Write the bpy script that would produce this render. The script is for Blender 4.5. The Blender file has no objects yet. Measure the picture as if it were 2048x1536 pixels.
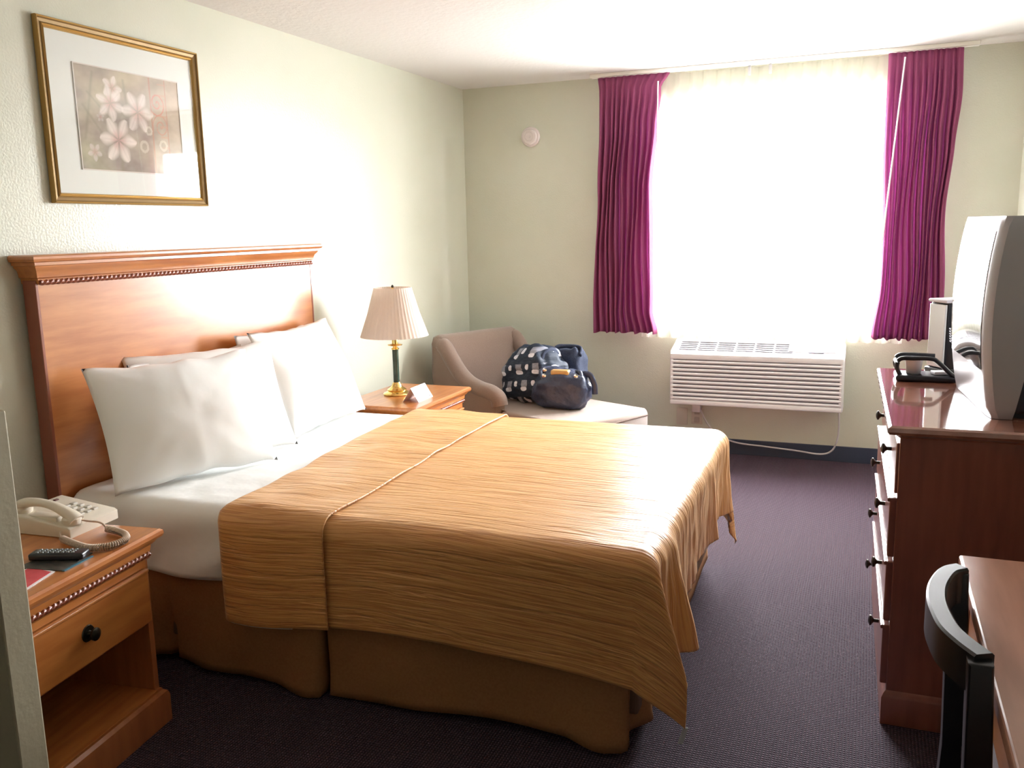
import bpy, bmesh, math, random
from mathutils import Vector, Matrix, noise
R = math.radians
random.seed(7)
S = bpy.context.scene
COL = S.collection
D = 5.74; HC = 2.44; XR = 3.42; YB = -3.2

# ------------------------------------------------------------------ materials
MATS = {}
def N(nt, t, **kw):
    n = nt.nodes.new(t)
    for k, v in kw.items(): setattr(n, k, v)
    return n
def mat(name, col, rough=.5, metal=0, spec=.5, coat=0, sheen=0, bump=None, var=None, stretch=(1,1,1), coord='Object', alpha=None, col2=None, coatr=.1):
    """var=(scale, detail) mixes col and col2 through noise; bump=(scale, distance)."""
    if name in MATS: return MATS[name]
    m = bpy.data.materials.new(name); m.use_nodes = True; nt = m.node_tree
    b = nt.nodes['Principled BSDF']
    b.inputs['Base Color'].default_value = (*col, 1)
    b.inputs['Roughness'].default_value = rough
    b.inputs['Metallic'].default_value = metal
    b.inputs['Specular IOR Level'].default_value = spec
    b.inputs['Coat Weight'].default_value = coat; b.inputs['Coat Roughness'].default_value = coatr
    b.inputs['Sheen Weight'].default_value = sheen
    tc = N(nt, 'ShaderNodeTexCoord'); mp = N(nt, 'ShaderNodeMapping'); mp.inputs['Scale'].default_value = stretch
    nt.links.new(tc.outputs[coord], mp.inputs['Vector'])
    if var:
        t = N(nt, 'ShaderNodeTexNoise'); t.inputs['Scale'].default_value = var[0]; t.inputs['Detail'].default_value = var[1]
        nt.links.new(mp.outputs[0], t.inputs['Vector'])
        r = N(nt, 'ShaderNodeValToRGB'); r.color_ramp.elements[0].position = .35; r.color_ramp.elements[1].position = .65
        r.color_ramp.elements[0].color = (*col, 1); r.color_ramp.elements[1].color = (*(col2 or col), 1)
        nt.links.new(t.outputs['Fac'], r.inputs[0]); nt.links.new(r.outputs[0], b.inputs['Base Color'])
    if bump:
        t2 = N(nt, 'ShaderNodeTexNoise'); t2.inputs['Scale'].default_value = bump[0]; t2.inputs['Detail'].default_value = 3
        nt.links.new(mp.outputs[0], t2.inputs['Vector'])
        bp = N(nt, 'ShaderNodeBump'); bp.inputs['Distance'].default_value = bump[1]; bp.inputs['Strength'].default_value = .8
        nt.links.new(t2.outputs['Fac'], bp.inputs['Height']); nt.links.new(bp.outputs[0], b.inputs['Normal'])
    MATS[name] = m
    return m

wall_m = mat('wall_paint', (.605,.625,.53), .30, spec=.7, bump=(120,.0012), var=(3,2), col2=(.63,.645,.555))
ceil_m = mat('ceiling_paint', (.75,.735,.74), .55, spec=.35, bump=(40,.003))
part_m = mat('shaded_partition_paint', (.37,.325,.22), .6, bump=(60,.001))  # wall beige with the shade it stands in put into the colour
base_m = mat('baseboard_rubber', (.035,.05,.09), .5, bump=(90,.0005))
trimw = mat('white_trim', (.82,.80,.76), .4)
wood = mat('cherry_wood', (.42,.135,.032), .3, spec=.6, coat=.5, coatr=.22, var=(3.2,5), col2=(.55,.21,.055), stretch=(14,1.2,9))
woodz = mat('cherry_wood_upright', (.36,.12,.042), .32, spec=.6, coat=.4, coatr=.22, var=(3.0,5), col2=(.46,.17,.06), stretch=(9,9,1.2))
woodd = mat('shade_darkened_cherry', (.20,.062,.038), .3, spec=.6, coat=.5, coatr=.18, var=(3.0,5), col2=(.27,.085,.05), stretch=(10,10,1.3))  # same cherry as the nightstands, darkened for the shade on the dresser
desk_m = mat('desk_laminate', (.36,.17,.11), .28, spec=.5, var=(3,4), col2=(.43,.21,.14), stretch=(12,1.5,8))
ropem = mat('carved_wood', (.26,.065,.03), .3, spec=.6, coat=.5)
sheet_m = mat('white_cotton', (.88,.89,.88), .85, spec=.2, sheen=.1, bump=(9,.005))
pillow_m = mat('pillowcase_cotton', (.90,.91,.90), .85, spec=.2, sheen=.15, bump=(8,.003))
lining_m = mat('white_lining', (.7,.66,.62), .8)
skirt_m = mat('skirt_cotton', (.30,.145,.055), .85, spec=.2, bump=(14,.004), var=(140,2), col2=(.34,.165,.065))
taupe = mat('taupe_upholstery', (.23,.165,.135), .9, spec=.2, sheen=.4, var=(300,2), col2=(.27,.20,.165), bump=(350,.0012))
brass = mat('polished_brass', (.85,.62,.22), .18, metal=1)
green_m = mat('dark_green_marble', (.03,.06,.045), .25, var=(40,4), col2=(.05,.085,.06))
shade_m = None
black_pl = mat('black_plastic', (.012,.013,.018), .3, spec=.5, bump=(250,.0003))
black_wd = mat('black_lacquer', (.005,.005,.007), .36, spec=.35, coat=.3, coatr=.26)
knob_m = mat('antique_bronze', (.045,.04,.03), .3, metal=.8)
phone_m = mat('ivory_plastic', (.66,.60,.50), .35, spec=.5)
phone_k = mat('grey_key', (.52,.49,.43), .5)
acw = mat('off_white_plastic', (.78,.76,.79), .42)
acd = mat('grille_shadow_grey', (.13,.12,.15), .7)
silver = mat('silver_grey_plastic', (.40,.39,.42), .32, spec=.5)
tvdark = mat('charcoal_casing', (.035,.04,.06), .5, bump=(200,.0005))
screen_m = mat('dark_screen_glass', (.02,.022,.025), .06, spec=.8)
gold1 = mat('gold_leaf', (.52,.33,.10), .32, metal=.55, spec=.6)
gold2 = mat('aged_gold', (.25,.155,.055), .45, metal=.35)
mat_board = mat('white_mat_board', (.80,.84,.82), .8)
leather = mat('navy_black_patent', (.028,.038,.08), .40, spec=.5, coat=.2, coatr=.15, bump=(22,.012))
denim = mat('dark_denim', (.015,.022,.05), .85, bump=(160,.002), var=(220,2), col2=(.028,.04,.08))
card_m = mat('white_card', (.85,.83,.86), .5)
redcard = mat('red_card', (.55,.05,.07), .4, var=(30,2), col2=(.62,.08,.10))
broch_m = mat('dark_brochure', (.02,.03,.035), .3, var=(28,4), col2=(.10,.085,.07), stretch=(1,2.5,1))
tealm = mat('teal_edge', (.05,.16,.22), .4)
rubber_k = mat('remote_key', (.25,.28,.28), .5)
outlet_m = mat('almond_plate', (.62,.57,.52), .4)
alu = mat('window_aluminium', (.7,.7,.72), .35, metal=.6)

def principled(m): return m.node_tree.nodes['Principled BSDF']
def carpet_mat():
    m = bpy.data.materials.new('purple_grey_carpet'); m.use_nodes = True; nt = m.node_tree; b = principled(m)
    b.inputs['Roughness'].default_value = .8; b.inputs['Specular IOR Level'].default_value = .15
    b.inputs['Sheen Weight'].default_value = .25; b.inputs['Sheen Roughness'].default_value = .45
    b.inputs['Sheen Tint'].default_value = (.8,.6,.8,1)
    tc = N(nt,'ShaderNodeTexCoord'); 
    wx = N(nt,'ShaderNodeTexWave'); wx.bands_direction='X'; wx.inputs['Scale'].default_value = 34; wx.inputs['Distortion'].default_value=.4; wx.inputs['Detail Scale'].default_value=3
    wy = N(nt,'ShaderNodeTexWave'); wy.bands_direction='Y'; wy.inputs['Scale'].default_value = 30; wy.inputs['Distortion'].default_value=.4; wy.inputs['Detail Scale'].default_value=3
    nz = N(nt,'ShaderNodeTexNoise'); nz.inputs['Scale'].default_value = 260
    for t in (wx,wy,nz): nt.links.new(tc.outputs['Object'], t.inputs['Vector'])
    mu = N(nt,'ShaderNodeMath', operation='MULTIPLY'); nt.links.new(wx.outputs['Fac'],mu.inputs[0]); nt.links.new(wy.outputs['Fac'],mu.inputs[1])
    ad = N(nt,'ShaderNodeMath', operation='MULTIPLY_ADD'); nt.links.new(nz.outputs['Fac'],ad.inputs[0]); ad.inputs[1].default_value=.5; nt.links.new(mu.outputs[0],ad.inputs[2])
    r = N(nt,'ShaderNodeValToRGB'); r.color_ramp.elements[0].position=.25; r.color_ramp.elements[1].position=1.1
    r.color_ramp.elements[0].color=(.012,.0065,.011,1); r.color_ramp.elements[1].color=(.062,.031,.046,1)
    nt.links.new(ad.outputs[0], r.inputs[0]); nt.links.new(r.outputs[0], b.inputs['Base Color'])
    bp = N(nt,'ShaderNodeBump'); bp.inputs['Distance'].default_value=.004; nt.links.new(ad.outputs[0],bp.inputs['Height']); nt.links.new(bp.outputs[0],b.inputs['Normal'])
    return m
carpet = carpet_mat()

def spread_mat(name, cA, cB):
    m = bpy.data.materials.new(name); m.use_nodes = True; nt = m.node_tree; b = principled(m)
    b.inputs['Roughness'].default_value = .38; b.inputs['Specular IOR Level'].default_value = .55
    b.inputs['Sheen Weight'].default_value = .35; b.inputs['Sheen Tint'].default_value = (1,.8,.5,1)
    uv = N(nt,'ShaderNodeUVMap'); uv.uv_map='UVMap'
    mp = N(nt,'ShaderNodeMapping'); mp.inputs['Scale'].default_value=(5,125,1); nt.links.new(uv.outputs[0],mp.inputs['Vector'])
    n1 = N(nt,'ShaderNodeTexNoise'); n1.inputs['Scale'].default_value=1; n1.inputs['Detail'].default_value=2; n1.inputs['Distortion'].default_value=.6
    nt.links.new(mp.outputs[0],n1.inputs['Vector'])
    mp2 = N(nt,'ShaderNodeMapping'); mp2.inputs['Scale'].default_value=(2.2,26,1); nt.links.new(uv.outputs[0],mp2.inputs['Vector'])
    n2 = N(nt,'ShaderNodeTexNoise'); n2.inputs['Scale'].default_value=1; n2.inputs['Detail'].default_value=2; n2.inputs['Distortion'].default_value=1.2
    nt.links.new(mp2.outputs[0],n2.inputs['Vector'])
    r = N(nt,'ShaderNodeValToRGB'); r.color_ramp.elements[0].position=.38; r.color_ramp.elements[1].position=.6
    r.color_ramp.elements[0].color=(*cA,1); r.color_ramp.elements[1].color=(*cB,1)
    nt.links.new(n1.outputs['Fac'],r.inputs[0]); nt.links.new(r.outputs[0],b.inputs['Base Color'])
    rg = N(nt,'ShaderNodeValToRGB'); rg.color_ramp.elements[0].position=.40; rg.color_ramp.elements[1].position=.48
    nt.links.new(n2.outputs['Fac'],rg.inputs[0])
    ad = N(nt,'ShaderNodeMath', operation='MULTIPLY_ADD'); nt.links.new(rg.outputs[0],ad.inputs[0]); ad.inputs[1].default_value=.55; nt.links.new(n1.outputs['Fac'],ad.inputs[2])
    bp = N(nt,'ShaderNodeBump'); bp.inputs['Distance'].default_value=.0042; bp.inputs['Strength'].default_value=1
    nt.links.new(ad.outputs[0],bp.inputs['Height']); nt.links.new(bp.outputs[0],b.inputs['Normal'])
    return m
spread_m = spread_mat('gold_ribbed_satin', (.58,.245,.070), (.72,.355,.115))

def cloth_light(name, col, tcol, ft, transp=0, bump=None, uvw=None):
    """thin cloth: diffuse + translucent (+ open weave)"""
    m = bpy.data.materials.new(name); m.use_nodes=True; nt=m.node_tree; nt.nodes.clear()
    out=N(nt,'ShaderNodeOutputMaterial'); d=N(nt,'ShaderNodeBsdfDiffuse'); t=N(nt,'ShaderNodeBsdfTranslucent')
    d.inputs[0].default_value=(*col,1); t.inputs[0].default_value=(*tcol,1)
    mx=N(nt,'ShaderNodeMixShader'); mx.inputs[0].default_value=ft
    nt.links.new(d.outputs[0],mx.inputs[1]); nt.links.new(t.outputs[0],mx.inputs[2]); last=mx
    if transp:
        tr=N(nt,'ShaderNodeBsdfTransparent'); m2=N(nt,'ShaderNodeMixShader'); m2.inputs[0].default_value=transp
        nt.links.new(mx.outputs[0],m2.inputs[1]); nt.links.new(tr.outputs[0],m2.inputs[2]); last=m2
    if bump:
        tc=N(nt,'ShaderNodeTexCoord'); nz=N(nt,'ShaderNodeTexNoise'); nz.inputs['Scale'].default_value=bump[0]
        nt.links.new(tc.outputs['Object'],nz.inputs['Vector']); bp=N(nt,'ShaderNodeBump'); bp.inputs['Distance'].default_value=bump[1]
        nt.links.new(nz.outputs['Fac'],bp.inputs['Height'])
        for s in (d,t): nt.links.new(bp.outputs[0],s.inputs['Normal'])
    nt.links.new(last.outputs[0],out.inputs[0]); return m
curtain_m = cloth_light('burgundy_curtain_cloth', (.36,.10,.20), (.50,.19,.42), .32, bump=(300,.001))
sheer_m = cloth_light('cream_sheer_voile', (.80,.78,.70), (.86,.84,.78), .5, transp=.5)
shade_m = cloth_light('cream_pleated_shade', (.84,.76,.70), (.88,.80,.72), .35, bump=(60,.001))

def pane_mat(name, refl_ior=1.5, tint=(1,1,1)):
    m = bpy.data.materials.new(name); m.use_nodes=True; nt=m.node_tree; nt.nodes.clear()
    out=N(nt,'ShaderNodeOutputMaterial'); tr=N(nt,'ShaderNodeBsdfTransparent'); tr.inputs[0].default_value=(*tint,1)
    g=N(nt,'ShaderNodeBsdfGlossy'); g.inputs['Roughness'].default_value=.015
    f=N(nt,'ShaderNodeLayerWeight'); f.inputs[0].default_value=.5; mx=N(nt,'ShaderNodeMixShader')
    pw=N(nt,'ShaderNodeMath',operation='POWER'); pw.inputs[1].default_value=5; nt.links.new(f.outputs['Facing'],pw.inputs[0])
    mm=N(nt,'ShaderNodeMath',operation='MULTIPLY_ADD'); mm.inputs[1].default_value=.94; mm.inputs[2].default_value=.06; nt.links.new(pw.outputs[0],mm.inputs[0])
    nt.links.new(mm.outputs[0],mx.inputs[0]); nt.links.new(tr.outputs[0],mx.inputs[1]); nt.links.new(g.outputs[0],mx.inputs[2]); nt.links.new(mx.outputs[0],out.inputs[0])
    return m
glass_m = pane_mat('window_pane_glass'); picglass_m = pane_mat('picture_glass', 1.5)

# ------------------------------------------------------------------ mesh helpers
def link(name, me, m, parent=None, smooth=False):
    o = bpy.data.objects.new(name, me); COL.objects.link(o)
    if m is not None:
        for x in (m if isinstance(m,(list,tuple)) else [m]): me.materials.append(x)
    if smooth:
        for p in me.polygons: p.use_smooth = True
    if parent is not None: o.parent = parent
    return o
def obj(name, bm, m, parent=None, smooth=False):
    me = bpy.data.meshes.new(name); bm.normal_update()
    bmesh.ops.recalc_face_normals(bm, faces=bm.faces[:])
    bm.to_mesh(me); bm.free(); return link(name, me, m, parent, smooth)
def autosmooth(o, ang=35):
    me=o.data
    for p in me.polygons: p.use_smooth=True
    me.set_sharp_from_angle(angle=R(ang)); return o
def B(): return bmesh.new()
def box(bm, x0,x1,y0,y1,z0,z1, bev=0, seg=2, M=None):
    vs=[bm.verts.new(v) for v in [(x0,y0,z0),(x1,y0,z0),(x1,y1,z0),(x0,y1,z0),(x0,y0,z1),(x1,y0,z1),(x1,y1,z1),(x0,y1,z1)]]
    fs=[bm.faces.new([vs[i] for i in f]) for f in [(0,3,2,1),(4,5,6,7),(0,1,5,4),(1,2,6,5),(2,3,7,6),(3,0,4,7)]]
    if M is not None:
        for v in vs: v.co = M @ v.co
    if bev:
        es=list({e for f in fs for e in f.edges}); bmesh.ops.bevel(bm, geom=es, offset=bev, segments=seg, profile=.5, affect='EDGES')
    return bm
def loft_rect(bm, x0,x1,y0,y1, prof, back=True):
    """stack of rectangles: prof=[(out,z)...]; with back the x0 side stays flat"""
    rings=[]
    for o,z in prof:
        xa = x0 if back else x0-o
        rings.append([bm.verts.new(p) for p in [(xa,y0-o,z),(x1+o,y0-o,z),(x1+o,y1+o,z),(xa,y1+o,z)]])
    for a,b in zip(rings,rings[1:]):
        for i in range(4): bm.faces.new([a[i],a[(i+1)%4],b[(i+1)%4],b[i]])
    bm.faces.new(rings[0][::-1]); bm.faces.new(rings[-1]); return bm
def lathe(bm, prof, n=32, c=(0,0,0), rfun=None):
    rings=[]
    for r,z in prof:
        rings.append([bm.verts.new((c[0]+(r*(rfun(2*math.pi*i/n) if rfun else 1))*math.cos(2*math.pi*i/n), c[1]+(r*(rfun(2*math.pi*i/n) if rfun else 1))*math.sin(2*math.pi*i/n), c[2]+z)) for i in range(n)])
    for a,b in zip(rings,rings[1:]):
        for i in range(n): bm.faces.new([a[i],a[(i+1)%n],b[(i+1)%n],b[i]])
    if prof[0][0]>1e-5: bm.faces.new(rings[0][::-1])
    if prof[-1][0]>1e-5: bm.faces.new(rings[-1])
    return bm
def tube(bm, pts, rad, n=10, flat=1.0, upv=(0,0,1)):
    pts=[Vector(p) for p in pts]; rings=[]
    for i,p in enumerate(pts):
        t=(pts[min(i+1,len(pts)-1)]-pts[max(i-1,0)]).normalized()
        u=Vector(upv)
        if abs(t.dot(u))>.95: u=Vector((1,0,0)) if abs(t.x)<.9 else Vector((0,1,0))
        s=t.cross(u).normalized(); u=s.cross(t).normalized(); r=rad[i] if isinstance(rad,(list,tuple)) else rad
        rings.append([bm.verts.new(p+s*(r*math.cos(2*math.pi*k/n))+u*(r*flat*math.sin(2*math.pi*k/n))) for k in range(n)])
    for a,b in zip(rings,rings[1:]):
        for k in range(n): bm.faces.new([a[k],a[(k+1)%n],b[(k+1)%n],b[k]])
    bm.faces.new(rings[0][::-1]); bm.faces.new(rings[-1]); return bm
def spline(pts, n=8):
    """catmull-rom through pts"""
    P=[Vector(p) for p in pts]; P=[P[0]*2-P[1]]+P+[P[-1]*2-P[-2]]; out=[]
    for i in range(1,len(P)-2):
        for k in range(n):
            t=k/n; a,b,c,d=P[i-1:i+3]
            out.append(.5*((2*b)+(c-a)*t+(2*a-5*b+4*c-d)*t*t+(3*b-a-3*c+d)*t**3))
    out.append(P[-2]); return out
def prism(bm, poly, axis, a, b, bev=0, M=None):
    """poly in the two other axes (cyclic order after axis)"""
    def mk(p,t):
        if axis==0: return (t,p[0],p[1])
        if axis==1: return (p[0],t,p[1])
        return (p[0],p[1],t)
    A=[bm.verts.new(mk(p,a)) for p in poly]; Bv=[bm.verts.new(mk(p,b)) for p in poly]; n=len(poly)
    fs=[bm.faces.new(A), bm.faces.new(Bv[::-1])]
    for i in range(n): fs.append(bm.faces.new([A[i],Bv[i],Bv[(i+1)%n],A[(i+1)%n]]))
    if M is not None:
        for v in A+Bv: v.co = M @ v.co
    if bev:
        es=list(set(fs[0].edges[:]+fs[1].edges[:])); bmesh.ops.bevel(bm, geom=es, offset=bev, segments=3, profile=.5, affect='EDGES')
    return bm
def twist(bm, p0, p1, Rr, pitch, n=12, per=8, strands=2, amp=.3):
    p0,p1=Vector(p0),Vector(p1); L=(p1-p0).length; t=(p1-p0)/L
    u=Vector((0,0,1)) if abs(t.z)<.9 else Vector((1,0,0)); s=t.cross(u).normalized(); u=s.cross(t)
    m=int(L/pitch*per); rings=[]
    for i in range(m+1):
        d=L*i/m; ring=[]
        for k in range(n):
            th=2*math.pi*k/n; r=Rr*(1+amp*math.cos(strands*th-2*math.pi*d/pitch))
            ring.append(bm.verts.new(p0+t*d+s*(r*math.cos(th))+u*(r*math.sin(th))))
        rings.append(ring)
    for a,b in zip(rings,rings[1:]):
        for k in range(n): bm.faces.new([a[k],a[(k+1)%n],b[(k+1)%n],b[k]])
    bm.faces.new(rings[0][::-1]); bm.faces.new(rings[-1]); return bm
def surf(name, nu, nv, fn, m, parent=None, solid=0, uv=None, sub=0, offset=-1):
    bm=B(); g=[[bm.verts.new(fn(i/nu,j/nv)) for j in range(nv+1)] for i in range(nu+1)]
    ul=bm.loops.layers.uv.new('UVMap')
    for i in range(nu):
        for j in range(nv):
            f=bm.faces.new([g[i][j],g[i+1][j],g[i+1][j+1],g[i][j+1]])
            for l,(a,b) in zip(f.loops,[(i,j),(i+1,j),(i+1,j+1),(i,j+1)]):
                l[ul].uv = uv(a/nu,b/nv) if uv else (a/nu,b/nv)
    me=bpy.data.meshes.new(name); bm.to_mesh(me); bm.free(); o=link(name,me,m,parent,True)
    if solid:
        md=o.modifiers.new('Solidify','SOLIDIFY'); md.thickness=solid; md.offset=offset
        if isinstance(m,(list,tuple)) and len(m)>1: md.material_offset=1; md.material_offset_rim=0
    if sub:
        md=o.modifiers.new('Subdivision','SUBSURF'); md.levels=sub; md.render_levels=sub
    return o
def thing(name, label, cat, loc=(0,0,0), rz=0, group=None):
    o=bpy.data.objects.new(name,None); COL.objects.link(o); o.location=loc; o.rotation_euler=(0,0,rz); o.empty_display_size=.1
    o['label']=label; o['category']=cat
    if group: o['group']=group
    return o
def tag(o,label,cat,group=None):
    o['label']=label; o['category']=cat
    if group: o['group']=group
    me=o.data; vs=[v.co for v in me.vertices]
    c=Vector(((min(v.x for v in vs)+max(v.x for v in vs))/2,(min(v.y for v in vs)+max(v.y for v in vs))/2,min(v.z for v in vs)))
    me.transform(Matrix.Translation(-c)); o.location=c
    return o
def struct(name,bm,m,parent=None):
    o=obj(name,bm,m,parent); o['kind']='structure'; return o
def dup(r0, loc, rz, label, group=None):
    r=r0.copy(); COL.objects.link(r); r.location=loc; r.rotation_euler=(0,0,rz); r['label']=label
    if group: r['group']=group
    for ch in list(r0.children):
        c=ch.copy(); COL.objects.link(c); c.parent=r
        for g in ch.children:
            e=g.copy(); COL.objects.link(e); e.parent=c
    return r
def nz(x,y,z,s=1): return noise.noise(Vector((x*s,y*s,z*s)))

# ------------------------------------------------------------------ room shell
WX0,WX1,WZ0,WZ1 = 1.30,2.86,.86,2.20
struct('floor', box(B(),-.12,XR+.12,YB-.12,D+.2,-.1,0), carpet)
struct('ceiling', box(B(),-.12,XR+.12,YB-.12,D+.2,HC,HC+.1), ceil_m)
struct('wall_left', box(B(),-.12,0,YB-.12,D+.2,0,HC), wall_m)
struct('wall_right', box(B(),XR,XR+.12,YB-.12,D+.2,0,HC), wall_m)
struct('wall_back', box(B(),0,XR,YB-.12,YB,0,HC), wall_m)
b=B(); box(b,0,WX0,D,D+.2,0,HC); box(b,WX1,XR,D,D+.2,0,HC); box(b,WX0,WX1,D,D+.2,0,WZ0); box(b,WX0,WX1,D,D+.2,WZ1,HC)
struct('wall_far', b, wall_m)
# low partition beside the near nightstand
b=B(); box(b,0,1.09,1.135,1.2,0,1.157,.004)
struct('wall_partition', b, part_m)
for nm,a in (('baseboard_far',(0,XR,D-.012,D,0,.1)),('baseboard_left',(0,.012,1.2,D-.012,0,.1)),('baseboard_right',(XR-.012,XR,YB,D-.012,0,.1))):
    b=B(); box(b,*a,.003); struct(nm,b,base_m)
w=thing('window_1','wide bright window behind cream sheers','window',(0,0,0)); del w['category']; w['kind']='structure'
b=B()
for a in ((WX0,WX0+.05,WZ0,WZ1),(WX1-.05,WX1,WZ0,WZ1),(WX0+.05,WX1-.05,WZ0,WZ0+.05),(WX0+.05,WX1-.05,WZ1-.05,WZ1),(2.06,2.11,WZ0+.05,WZ1-.05)):
    box(b,a[0],a[1],D+.10,D+.15,a[2],a[3],.004)
obj('window_frame',b,alu,w); b=B(); box(b,WX0+.05,WX1-.05,D+.122,D+.126,WZ0+.05,WZ1-.05); obj('window_pane',b,glass_m,w)
b=B(); box(b,WX0-.03,WX1+.03,D-.02,D+.1,WZ0-.025,WZ0,.004); obj('window_sill',b,trimw,w)

# ------------------------------------------------------------------ curtains
def curtain(name,label,edges,zs,y0,folds,seed,wand,side):
    """edges: list of (z, xleft, xright) from the top down"""
    def lr(z):
        for (a,b) in zip(edges,edges[1:]):
            if a[0]>=z>=b[0]:
                t=(a[0]-z)/(a[0]-b[0]); t=t*t*(3-2*t); return a[1]+(b[1]-a[1])*t, a[2]+(b[2]-a[2])*t
        return edges[-1][1:]
    zt,zb=zs
    root=thing(name,label,'curtain',((edges[0][1]+edges[0][2])/2,y0,zb),0,'burgundy window curtains'); ox,oz=root.location.x,zb
    ph=[0]
    rnd=random.Random(seed)
    for k in range(folds*2): ph.append(ph[-1]+rnd.uniform(.6,1.4))
    tot=ph[-1]
    def fn(u,v):
        z=zt+(zb-zt)*v; l,r=lr(z)
        s=u*tot; k=0
        while k<len(ph)-2 and ph[k+1]<s: k+=1
        t=(s-ph[k])/(ph[k+1]-ph[k]); w=math.cos(math.pi*(k+t))
        am=.012+.014*min(1,max(0,(v-.03)*4))
        am*= .75+.5*abs(nz(k*1.3,seed,v*1.5))*2
        if v<.07: am*=.6
        x=l+(r-l)*u + .006*math.sin(9*v+u*11+seed)*min(1,v*3)
        y=am*w + .010*nz(u*3,seed,v*4)
        zz=z+ (0.006*math.sin(u*40+seed) if v>.99 else 0)
        return (x-ox,y,zz-oz)
    surf('curtain_cloth',folds*22,60,fn,curtain_m,root,solid=.002)
    b=B(); 
    tube(b,[(wand[0]-ox,-.055,wand[1]-oz),(wand[2]-ox,-.055,wand[3]-oz)],.0045,8)
    autosmooth(obj('pull_wand',b,mat('clear_white_wand',(.85,.84,.88),.2),root))
    return root
curtain('curtain','burgundy pleated curtain hanging left of the sheer, near the chaise',
    [(2.43,1.005,1.47),(2.33,1.015,1.41),(2.1,1.015,1.385),(1.7,.995,1.36),(1.3,.98,1.355),(.95,.972,1.365),(.80,.968,1.40)],(2.416,.80),D-.13,11,3,(1.405,2.36,1.40,1.62),1)
curtain('curtain','burgundy pleated curtain hanging above the dresser, behind the television',
    [(2.43,2.705,3.085),(2.2,2.705,3.09),(1.9,2.71,3.07),(1.5,2.715,3.05),(1.1,2.72,3.06),(.80,2.695,3.06)],(2.416,.80),D-.13,12,8,(2.79,2.38,2.72,1.35),-1)
def shf(u,v):
    z=2.42+(.765-2.42)*v; x=1.28+(2.86-1.28)*u
    am=.012+.010*v
    p=u*38*math.pi
    y=am*math.sin(p+.6*math.sin(p*.13))+.006*nz(u*6,3,v*2)
    if v<.08: y=.012*(abs(math.sin(p/2))**4)*2-.006
    return (x,D-.055+y,z)
o=surf('sheer_curtain',420,24,shf,sheer_m); o=tag(o,'cream sheer curtain glowing across the whole window','sheer curtain')
b=B(); box(b,.96,3.16,D-.16,D-.10,HC-.022,HC,.003)
for k in range(2): pass
t=thing('curtain_track','white ceiling track the burgundy curtains hang from','curtain rail',(2.05,D-.13,HC-.022))
o=obj('rail',b,trimw,t); o.matrix_parent_inverse=Matrix.Translation(-t.location)
for x in (1.94,2.06):
    b=B(); box(b,x-.008,x+.008,D-.115,D-.085,HC-.075,HC-.02,.003); o=obj('glider',b,silver,t); o.matrix_parent_inverse=Matrix.Translation(-t.location)

# ------------------------------------------------------------------ air conditioner
t=thing('air_conditioner','white through-wall air conditioner under the window','air conditioner',(2.025,D,.35))
X0,X1=-.525,.525
prof=[(0,.0),(-.185,.0),(-.2,.02),(-.2,.315),(-.195,.336),(-.17,.348),(0,.405)]
b=B(); prism(b,[(p[0],p[1]) for p in prof],0,X0,X1,.012); autosmooth(obj('casing',b,acw,t),40)
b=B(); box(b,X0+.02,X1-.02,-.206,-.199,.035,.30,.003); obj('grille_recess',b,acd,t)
b=B()
for k in range(10):
    z=.048+k*.0262
    prism(b,[(-.200,z-.009),(-.213,z-.009),(-.219,z),(-.214,z+.008),(-.200,z+.0095)],0,X0+.012,X1-.012)
autosmooth(obj('front_louvre',b,acw,t),50)
b=B()
for x in (X0+.006,X1-.024): box(b,x,x+.018,-.216,-.196,.02,.315,.006)
box(b,X0+.006,X1-.006,-.217,-.196,.005,.036,.006); box(b,X0+.006,X1-.006,-.217,-.196,.298,.335,.006)
autosmooth(obj('grille_frame',b,acw,t),50)
b=B(); sl=math.atan2(.057,.17); 
for k in range(5):
    yy=-.155+k*.026; zz=.348+(yy+.17)*.335+.0015
    for j in range(6):
        x=X0+.05+j*.118; box(b,x,x+.108,yy-.006,yy+.006,zz-.001,zz+.002,M=None)
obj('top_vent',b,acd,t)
b=B(); Mx=Matrix.Translation((.345,-.09,.378))@Matrix.Rotation(sl,4,'X'); box(b,-.15,.15,-.06,.055,-.003,.006,.004,M=Mx); autosmooth(obj('control_lid',b,acw,t),40)
b=B(); Mx=Matrix.Translation((.36,-.148,.359))@Matrix.Rotation(sl,4,'X'); box(b,-.045,.045,-.010,.008,-.001,.003,.001,M=Mx); obj('lid_catch',b,acd,t)
# power cord
pts=spline([(.50,-.07,.01),(.505,-.06,-.08),(.50,-.055,-.19),(.47,-.05,-.27),(.40,-.045,-.30),(.25,-.045,-.288),(.05,-.045,-.275),(-.12,-.045,-.262),(-.24,-.045,-.215),(-.31,-.045,-.14),(-.355,-.045,-.05),(-.372,-.045,-.03)],6)
b=B(); tube(b,pts,.0055,8); autosmooth(obj('power_cord',b,mat('white_cord',(.62,.6,.64),.5),t),60)
b=B(); box(b,-.405,-.35,-.06,-.018,-.075,-.015,.008); autosmooth(obj('plug',b,acw,t),40)
for x,zz,lab in ((1.645,.245,'almond outlet with the air conditioner plug in it'),(1.545,.235,'blank almond wall plate beside the outlet under the air conditioner')):
    t=thing('wall_outlet',lab,'wall outlet',(x,D,zz-.06))
    b=B(); box(b,-.036,.036,-.008,0,0,.115,.003); autosmooth(obj('plate',b,outlet_m,t),40)
    if 'plug' in lab:
        b=B(); box(b,-.017,.017,-.012,-.007,.012,.048,.002); box(b,-.017,.017,-.012,-.007,.066,.102,.002); obj('socket',b,mat('socket_face',(.45,.40,.38),.5),t)
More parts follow.
